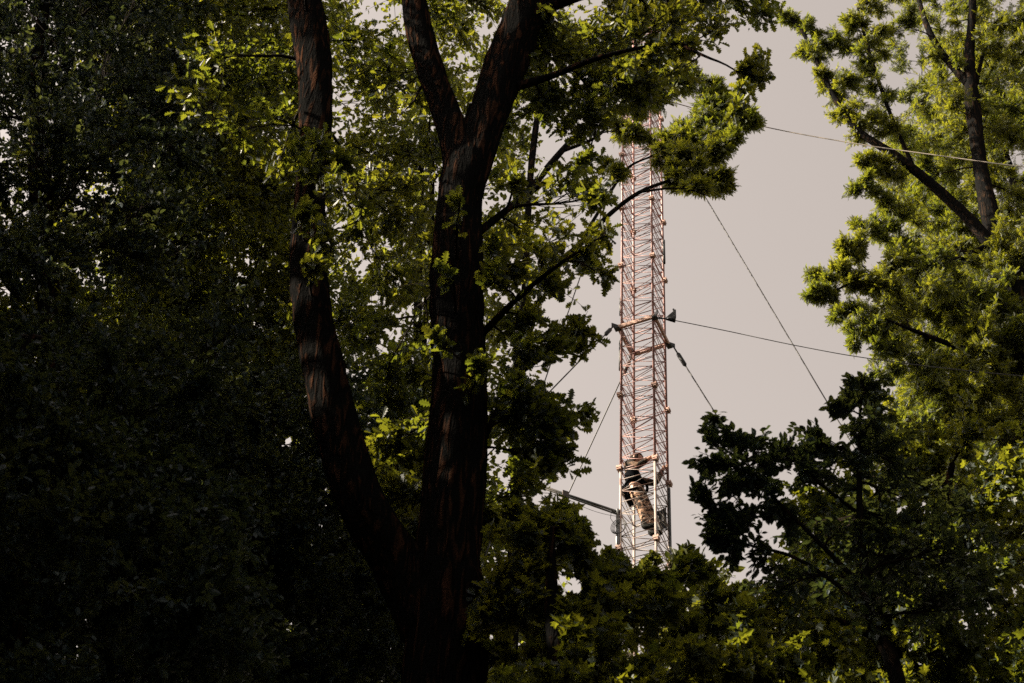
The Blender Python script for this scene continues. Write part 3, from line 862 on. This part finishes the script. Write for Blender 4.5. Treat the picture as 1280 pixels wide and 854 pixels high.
# dark tubes along two legs, the lowest over one leg's dark length
for (u, v, z0, z1, r) in ((-h - .03, -h + .03, ZR - .9, ZR - .25, .022), (-h - .03, -h + .03, ZR + .35, ZR + .75, .02), (h + .02, h - .01, ZR + 1.9, ZR + 2.5, .02), (h + .012, h, ZR - 20, ZR - 2 * DZ - .1, .022)):
    b = MB(); b.tube([ml(u, v, z0), ml(u, v, z1)], r, 8); b.build('dark_tube', M['dark'], mast)
# boom on the left with box, post and coil of cable
zb_ = None
def on_leg(py, ci=0):
    """height on a mast leg that shows at picture row py"""
    lo, hi = 10.0, 40.0
    for _ in range(40):
        m_ = (lo + hi) / 2
        p = ml(CN[ci][0], CN[ci][1], m_) - CAM
        y = 427 - F * (p @ up) / (p @ fw)
        if y > py: lo = m_
        else: hi = m_
    return (lo + hi) / 2


zbm = on_leg(640)
root_b = ml(-h - .02, -h, zbm)
tip = at(672, 606, root_b[1] - .15)
tip2 = root_b + (tip - root_b)
b = MB()
b.tube([root_b + (root_b - tip2) * .02, tip2], .018, 8)
b.tube([root_b - EZ * .05, tip2 - EZ * .03], .012, 8)
boom = b.build('boom', M['steel'], mast)
q = root_b + (tip2 - root_b) * .66
b = MB()
dirb = norm(tip2 - root_b)
b.box(q - EZ * .07, dirb, norm(np.cross(dirb, EZ)), EZ, .045, .045, .09)
bo = b.build('junction_box', M['box'], boom); bo.matrix_parent_inverse = Matrix()
b = MB()
tt = np.linspace(0, 1, 14)
b.tube([root_b + (tip2 - root_b) * (x * .62) - EZ * (.05 + .22 * x * (1 - x) + .03) for x in tt], .004, 4)
bo = b.build('slack_cable', M['wire'], boom)
b = MB(); b.tube([ml(-h - .035, -h - .02, on_leg(706)), ml(-h - .035, -h - .02, zbm + .04)], .021, 10)
b.build('boom_post', M['steel'], mast)
b = MB()
cc = ml(-h - .0, -h - .035, on_leg(662))
for k in range(4):
    a = np.linspace(0, 2 * math.pi, 25)
    rr = .075 + .012 * k
    b.tube([cc + E1 * math.cos(x) * rr + EZ * math.sin(x) * rr * 1.2 - E2 * (.01 * k) for x in a], .0045, 4)
b.tube([cc + np.array([-.06, 0, .05]), cc + np.array([-.12, 0, .16]), cc + np.array([-.11, 0, .3]), root_b - EZ * .04], .004, 4)
b.build('cable_coil', M['wire'], mast)
# wedge bracket on the far side of the frame
b = MB()
c0 = ml(h + .02, -h + .02, ZR + .02)
cc = c0 + rt * .30 * 1 + np.array([0, 0, .03])
A_ = c0 + rt * .16
for sgn in (-1, 1):
    V = [A_ + np.array([0, .02 * sgn, 0]), cc + EZ * .12 + np.array([0, .05 * sgn, 0]), cc - EZ * .06 + np.array([0, .05 * sgn, 0])]
    b.add(V + [v - EZ * .01 + rt * .004 for v in V], [0, 1, 2, 5, 4, 3, 0, 3, 4, 1, 1, 4, 5, 2, 2, 5, 3, 0], [3, 3, 4, 4, 4], smooth=False)
b.box(cc + EZ * .03, rt0, np.array([0, 1.0, 0]), EZ, .012, .055, .085)
b.tube([cc + EZ * .1, cc + EZ * .19 + rt * -.02], .015, 7)
b.tube([c0, A_ + rt * .02], .01, 6)
b.build('wedge_bracket', M['dark'], mast)
fb = MB()
for (u, v) in CN:
    fb.box(ml(u, v, .05), E1, E2, EZ, .12, .12, .06)
tag(fb.build('footing', M['steel'], mast))

# ------------------------------------------------------------------ guys and ropes
def ray(px, py):
    return norm(fw * F + rt * (px - 640) + up * (427 - py))


def aim(start, px, py, elev_down=None, t=None, z=None):
    """end point of a straight wire from start that passes behind sketch point (px,py) and meets the ground far out"""
    d = ray(px, py)
    # point on that ray at the height z
    s = (z - CAM[2]) / d[2]
    return CAM + d * s


def wire(name, lab, cat, group, a, b, r, mat, sag=.0, ext=1.0, turn=True, n=30):
    a, b = np.asarray(a, float), np.asarray(b, float)
    e = a + (b - a) * ext
    t_ = np.linspace(0, 1, n)
    P = np.array([a + (e - a) * x - EZ * sag * 4 * x * (1 - x) for x in t_])
    root = tag(empty(name, tuple(e)), lab, cat, group)
    m_ = MB(); m_.tube(P, r, 5); m_.build('rope' if 'rope' in name else 'cable', M[mat], root)
    if turn:
        d = norm(P[1] - a)
        s1 = MB()
        s1.tube([a, a + d * .18], .012, 6)
        s1.tube([a + d * .16, a + d * .2, a + d * .42, a + d * .46], [.012, .032, .032, .01], 8)
        s1.build('turnbuckle', M['dark'], root)
    return root


def ground_ext(a, b):
    return (a[2] - 0) / (a[2] - b[2])


G = 'steel guy wires of the mast'
zA = on_leg(152, 2)
aA = ml(h, h, zA); bA = at(1060, 545, MY + .6)
wire('guy_wire', 'long guy wire slanting down to the right, highest of the wires right of the mast', 'guy wire', G, aA, bA, .0105, 'wire', .05, ground_ext(aA, bA), False)
aB = ml(h * 1.35, h * 1.35, ZR); bB = at(985, 660, MY + .5)
wire('guy_wire', 'guy wire with dark turnbuckle leaving the right rear corner of the heavy frame', 'guy wire', G, aB, bB, .0105, 'wire', .03, ground_ext(aB, bB))
aC = ml(-h * 1.35, -h * 1.35, ZR); bC = at(700, 476, MY - 1)
wire('guy_wire', 'guy wire with shackle leaving the left corner of the heavy frame', 'guy wire', G, aC, bC, .0105, 'wire', .03, ground_ext(aC, bC))
aD = ml(-h, h, ZR + .0); bD = at(722, 592, MY + 1.0)
wire('guy_wire', 'guy wire seen left of the mast, ending at the boom with the brown box', 'guy wire', G, aD, bD, .0105, 'wire', .02, ground_ext(aD, bD))
aE = ml(-h, -h, on_leg(190, 0)); bE = at(700, 420, MY - 1.0)
wire('guy_wire', 'thin guy wire crossing the sky gap between oak leaves and mast', 'guy wire', G, aE, bE, .009, 'wire', .02, ground_ext(aE, bE), False)
def far_rope(name, lab, a, ctrl, r, mat):
    P = smooth_path([list(a)] + [list(c) for c in ctrl], 60)
    root = tag(empty(name, tuple(P[-1])), lab, 'rope', 'ropes running right from the mast')
    m_ = MB(); m_.tube(P, r, 5); m_.build('strand', M[mat], root)
    return root


far_rope('rope', 'thin dark rope running right from the heavy frame towards the sunlit ash', ml(h * 1.1, -h * 1.1, ZR + .02),
         [at(905, 413, MY - .2), at(1000, 433, MY - .6), at(1100, 450, MY - 1), at(1280, 470, MY - 1.6), at(1500, 480, MY - 2.2), at(1900, 470, MY - 3)], .007, 'wire')
far_rope('rope', 'pale rope crossing in front of the ash limbs at the upper right', ml(h, -h, on_leg(120, 1)),
         [at(945, 156, MY - .6), at(1060, 178, MY - 1.4), at(1170, 194, MY - 2.2), at(1300, 211, MY - 3), at(1500, 230, MY - 4), at(1900, 250, MY - 6)], .009, 'rope')

# ------------------------------------------------------------------ sheet with lettering on the mast
Z3 = ZR - 3 * DZ
sg = empty('banner', tuple(ml(h + .03, 0, ZR - 3 * DZ)))
tag(sg, 'small black banner with white letters tied inside the mast beside the climber\'s feet', 'banner')
zs0, zs1 = Z3 + .62, Z3 + 1.0
b = MB()
nx, nz = 10, 12
V = [ml(-.02 + (h - .0) * i / nx, h - .03 + .008 * math.sin(i * 1.3 + j * .4), zs0 + (zs1 - zs0) * j / nz + .01 * math.sin(i * .9)) for j in range(nz + 1) for i in range(nx + 1)]
V += [v + E2 * .004 for v in V]
off = (nx + 1) * (nz + 1)
lp, sz = [], []
for j in range(nz):
    for i in range(nx):
        q = j * (nx + 1) + i
        lp += [q, q + 1, q + nx + 2, q + nx + 1]; sz.append(4)
        lp += [off + q + nx + 1, off + q + nx + 2, off + q + 1, off + q]; sz.append(4)
b.add(V, lp, sz)
b.build('sheet', M['banner'], sg)


def letter(ch, width, height, cx, cz):
    cu = bpy.data.curves.new('t', 'FONT'); cu.body = ch; cu.size = 1; cu.extrude = .0; cu.offset = .02
    o = bpy.data.objects.new('t', cu); col.objects.link(o)
    dg = bpy.context.evaluated_depsgraph_get(); dg.update()
    me = bpy.data.meshes.new_from_object(o.evaluated_get(dg))
    bpy.data.objects.remove(o)
    co = np.array([v.co for v in me.vertices])
    lo, hi = co.min(0), co.max(0)
    mb = MB()
    # read from the camera side
    V = [ml(cx + width * (c[0] - lo[0]) / (hi[0] - lo[0]), h - .046, cz + height * (c[1] - lo[1]) / (hi[1] - lo[1])) for c in co]
    lp, sz = [], []
    for p in me.polygons:
        lp += list(p.vertices); sz.append(len(p.vertices))
    k = len(V)
    V += [v + E2 * .005 for v in V]
    lp += [x + k for x in lp]; sz += sz
    mb.add(V, lp, sz, smooth=False)
    o = mb.build('letter', M['letter'], sg)


letter('R', .07, .13, .075, zs0 + .15)
letter('I', .028, .13, .17, zs0 + .15)

# ------------------------------------------------------------------ the climber
Z0 = ZR - 3 * DZ       # flange height below his feet
ZH = ZR - 2 * DZ       # flange height at his shoulders
person = tag(empty('person', tuple(ml(.05, 0, Z0 + .35))), 'climber in black vest and tan camouflage trousers standing inside the mast, arms gripping its legs', 'person')


def skinmesh(name, verts, edges, radii, mat, sub=2, root=0):
    me = bpy.data.meshes.new(name)
    me.from_pydata([tuple(ml(*v)) for v in verts], edges, [])
    o = bpy.data.objects.new(name, me); col.objects.link(o)
    md = o.modifiers.new('s', 'SKIN')
    sv = me.skin_vertices[0].data
    for i, r_ in enumerate(radii):
        r_ = r_ if isinstance(r_, tuple) else (r_, r_)
        sv[i].radius = r_
        sv[i].use_root = (i == root)
    ms = o.modifiers.new('u', 'SUBSURF'); ms.levels = sub; ms.render_levels = sub
    dg = bpy.context.evaluated_depsgraph_get(); dg.update()
    m2 = bpy.data.meshes.new_from_object(o.evaluated_get(dg))
    bpy.data.objects.remove(o)
    m2.name = name
    m2.materials.clear(); m2.materials.append(mat)
    for p in m2.polygons:
        p.use_smooth = True
        p.material_index = 0
    return m2


zf = Z0 + .40
PEL = (-.11, 0, zf + .86)
HIP = {-1: (-.10, -.085, zf + .82), 1: (-.10, .085, zf + .82)}
KNEE = {-1: (-.02, -.10, zf + .45), 1: (.03, .09, zf + .47)}
ANK = {-1: (.06, -.09, zf + .07), 1: (.09, .08, zf + .09)}
WAI = (-.14, 0, zf + .98)
CHE = (-.17, 0, zf + 1.14)
UPC = (-.17, 0, zf + 1.24)
NCK = (-.145, 0, zf + 1.33)
HDC = (-.115, 0, zf + 1.46)
SHO = {-1: (-.17, -.17, zf + 1.24), 1: (-.16, .17, zf + 1.23)}
ELB = {-1: (.0, -.235, zf + 1.08), 1: (.09, .20, zf + 1.12)}
WRI = {-1: (.175, -.26, zf + 1.14), 1: (.205, .20, zf + 1.36)}
HAN = {-1: (.215, -.262, zf + 1.155), 1: (.215, .215, zf + 1.42)}
V = [PEL, WAI, CHE, UPC, NCK, (-.13, 0, zf + 1.39)]
E_ = [(0, 1), (1, 2), (2, 3), (3, 4), (4, 5)]
Rr = [(.10, .085), (.115, .09), (.14, .1), (.12, .085), .052, .05]
for s_ in (-1, 1):
    n = len(V)
    V += [HIP[s_], KNEE[s_], ANK[s_]]
    Rr += [.082, .055, .038]
    E_ += [(0, n), (n, n + 1), (n + 1, n + 2)]
    n = len(V)
    V += [SHO[s_], ELB[s_], WRI[s_], HAN[s_]]
    Rr += [.058, .04, .027, .03]
    E_ += [(3, n), (n, n + 1), (n + 1, n + 2), (n + 2, n + 3)]
body = skinmesh('body', V, E_, Rr, M['skin'])
# head, joined into the body mesh
bmh = bmesh.new(); bmh.from_mesh(body)
hb = bmesh.new()
bmesh.ops.create_icosphere(hb, subdivisions=4, radius=1)
for v in hb.verts:
    x, y, z = v.co
    X, Yv, Z = x * .095, y * .075, z * .115
    if z < -.2:
        k = 1 - .3 * (-z - .2)
        Yv *= k; X = X * k + .012 * (-z)
    if x > .6:
        X += .022 * math.exp(-((y / .16) ** 2 + ((z + .12) / .2) ** 2))
        X -= .008 * (math.exp(-(((abs(y) - .35) / .14) ** 2 + ((z - .05) / .12) ** 2)))
        X += .006 * math.exp(-((y / .3) ** 2 + ((z + .5) / .07) ** 2))
    if abs(y) > .9 and abs(z) < .25 and -.2 < x < .15:
        Yv *= 1.2
    v.co = Vector((X, Yv, Z))
rot = Matrix.Rotation(R(4), 3, 'Y')
for v in hb.verts:
    q = rot @ v.co
    v.co = Vector(ml(HDC[0] + q.x, HDC[1] + q.y, HDC[2] + q.z))
tm = bpy.data.meshes.new('t'); hb.to_mesh(tm); bmh.from_mesh(tm)
# fingers curled round the legs: short tapered chains joined into the body
for s_ in (-1, 1):
    hx, hy, hz = HAN[s_]
    cx, cy = CN[1] if s_ < 0 else CN[2]
    for k in range(5):
        thumb = k == 4
        zz = hz + (.028 - .018 * k if not thumb else .02)
        Ln = [.95, 1, .93, .8, .7][k]
        ch = []
        for q in range(5):
            an = (q / 4) * 2.6 * Ln
            sgn = (-1 if s_ < 0 else 1) * (-1 if thumb else 1)
            ang = math.pi + (an * sgn)
            rd = .027
            ch.append((cx + math.cos(ang) * rd, cy + math.sin(ang) * rd, zz))
        ch = [(hx - .005, hy, zz * .5 + hz * .5)] + ch
        mf = skinmesh('f', ch, [(i, i + 1) for i in range(5)], [.0095, .0095, .009, .0085, .008, .0065], M['skin'], 1)
        bmh.from_mesh(mf)
bmh.to_mesh(body); bmh.free()
for p in body.polygons:
    p.use_smooth = True
bd = link('body', body, person)


def hair():
    hb = bmesh.new()
    bmesh.ops.create_icosphere(hb, subdivisions=4, radius=1)
    for v in list(hb.verts):
        x, y, z = v.co
        k = 1.09 + .05 * noise.noise(v.co * 5)
        v.co = Vector((x * .098 * k - .004, y * .078 * k, z * .118 * k))
    dl = [v for v in hb.verts if (v.co.x > .055 and v.co.z < .05) or v.co.z < -.085 + max(0, v.co.x) * 1.0]
    bmesh.ops.delete(hb, geom=dl, context='VERTS')
    for v in hb.verts:
        q = rot @ v.co
        v.co = Vector(ml(HDC[0] + q.x, HDC[1] + q.y, HDC[2] + q.z))
    me = bpy.data.meshes.new('hair'); hb.to_mesh(me); hb.free()
    me.materials.append(M['hair'])
    for p in me.polygons: p.use_smooth = True
    o = link('hair', me, person)
    so = o.modifiers.new('s', 'SOLIDIFY'); so.thickness = .008


hair()
lerp = lambda a, b, t: tuple(a[i] + (b[i] - a[i]) * t for i in range(3))
V = [lerp(PEL, WAI, .3), WAI, CHE, UPC, lerp(UPC, NCK, .75)]
E_ = [(0, 1), (1, 2), (2, 3), (3, 4)]
Rr = [(.13, .1), (.125, .1), (.14, .102), (.125, .09), .06]
for s_ in (-1, 1):
    n = len(V)
    V += [SHO[s_], lerp(SHO[s_], ELB[s_], .5), ELB[s_], lerp(ELB[s_], WRI[s_], .45), lerp(ELB[s_], WRI[s_], .9)]
    Rr += [.064, .057, .05, .044, .034]
    E_ += [(3, n), (n, n + 1), (n + 1, n + 2), (n + 2, n + 3), (n + 3, n + 4)]
link('shirt', skinmesh('shirt', V, E_, Rr, M['shirt']), person)
link('vest', skinmesh('vest', [lerp(PEL, WAI, .15), WAI, CHE, lerp(CHE, UPC, .9)], [(0, 1), (1, 2), (2, 3)], [(.16, .13), (.155, .127), (.17, .13), (.14, .108)], M['vest']), person)
V = [lerp(PEL, WAI, .35), PEL]
E_ = [(0, 1)]
Rr = [(.145, .12), (.155, .125)]
for s_ in (-1, 1):
    n = len(V)
    V += [HIP[s_], lerp(HIP[s_], KNEE[s_], .5), KNEE[s_], lerp(KNEE[s_], ANK[s_], .5), lerp(KNEE[s_], ANK[s_], .92)]
    Rr += [.115, .098, .08, .073, .06]
    E_ += [(1, n), (n, n + 1), (n + 1, n + 2), (n + 2, n + 3), (n + 3, n + 4)]
link('trousers', skinmesh('trousers', V, E_, Rr, M['trousers'], root=1), person)
for s_ in (-1, 1):
    a = ANK[s_]
    link('boot', skinmesh('boot', [(a[0] - .03, a[1], a[2] + .08), (a[0] - .03, a[1], a[2] - .03), (a[0] + .06, a[1], a[2] - .05), (a[0] + .14, a[1], a[2] - .055)], [(0, 1), (1, 2), (2, 3)],
                          [.052, .052, .045, .04], M['boot']), person)
# climbing belt with seat strap
b = MB()
for (c, rad_u, rad_v, r_) in ((lerp(PEL, WAI, .45), .15, .18, .02), ((HIP[-1][0] - .0, HIP[-1][1], HIP[-1][2] - .1), .10, .10, .014), ((HIP[1][0], HIP[1][1], HIP[1][2] - .1), .10, .10, .014)):
    a = np.linspace(0, 2 * math.pi, 30)
    b.tube([ml(c[0] + math.cos(x) * rad_u, c[1] + math.sin(x) * rad_v, c[2] + .02 * math.cos(x)) for x in a], r_, 6)
b.box(ml(PEL[0] - .14, 0, PEL[2] - .06), E1, E2, EZ, .03, .15, .07)
b.build('harness', M['vest'], person)

# ------------------------------------------------------------------ light
sd = Vector(SUN)
ld = bpy.data.lights.new('sun', 'SUN'); ld.energy = 5.0; ld.angle = R(.55); ld.color = (1, .87, .67)
lo = bpy.data.objects.new('sun', ld); col.objects.link(lo)
lo.rotation_euler = sd.to_track_quat('Z', 'Y').to_euler()
lo.location = (-20, -10, 40)

wd = bpy.data.worlds.new('World'); scene.world = wd; wd.use_nodes = True
N, L = wd.node_tree.nodes, wd.node_tree.links
N.clear()
sky = N.new('ShaderNodeTexSky'); sky.sky_type = 'NISHITA'; sky.sun_disc = False
sky.sun_elevation = SUN_EL; sky.sun_rotation = SUN_AZ
sky.air_density = 1.0; sky.dust_density = 4.5; sky.ozone_density = 1.0
hs = N.new('ShaderNodeHueSaturation'); hs.inputs['Saturation'].default_value = .1
tn = N.new('ShaderNodeMix'); tn.data_type = 'RGBA'; tn.blend_type = 'MULTIPLY'; tn.inputs[0].default_value = 1
tn.inputs[7].default_value = (1.0, .865, .765, 1)
bg = N.new('ShaderNodeBackground'); bg.inputs['Strength'].default_value = .082
wo = N.new('ShaderNodeOutputWorld')
L.new(sky.outputs[0], hs.inputs['Color']); L.new(hs.outputs[0], tn.inputs[6]); L.new(tn.outputs[2], bg.inputs[0]); L.new(bg.outputs[0], wo.inputs[0])

vs = scene.view_settings
vs.view_transform = 'Standard'; vs.look = 'None'; vs.exposure = 1.88; vs.gamma = 1; vs.use_curve_mapping = False
scene.cycles.max_bounces = 4
scene.cycles.diffuse_bounces = 1
scene.cycles.glossy_bounces = 2
scene.cycles.transmission_bounces = 3
scene.cycles.use_denoising = False
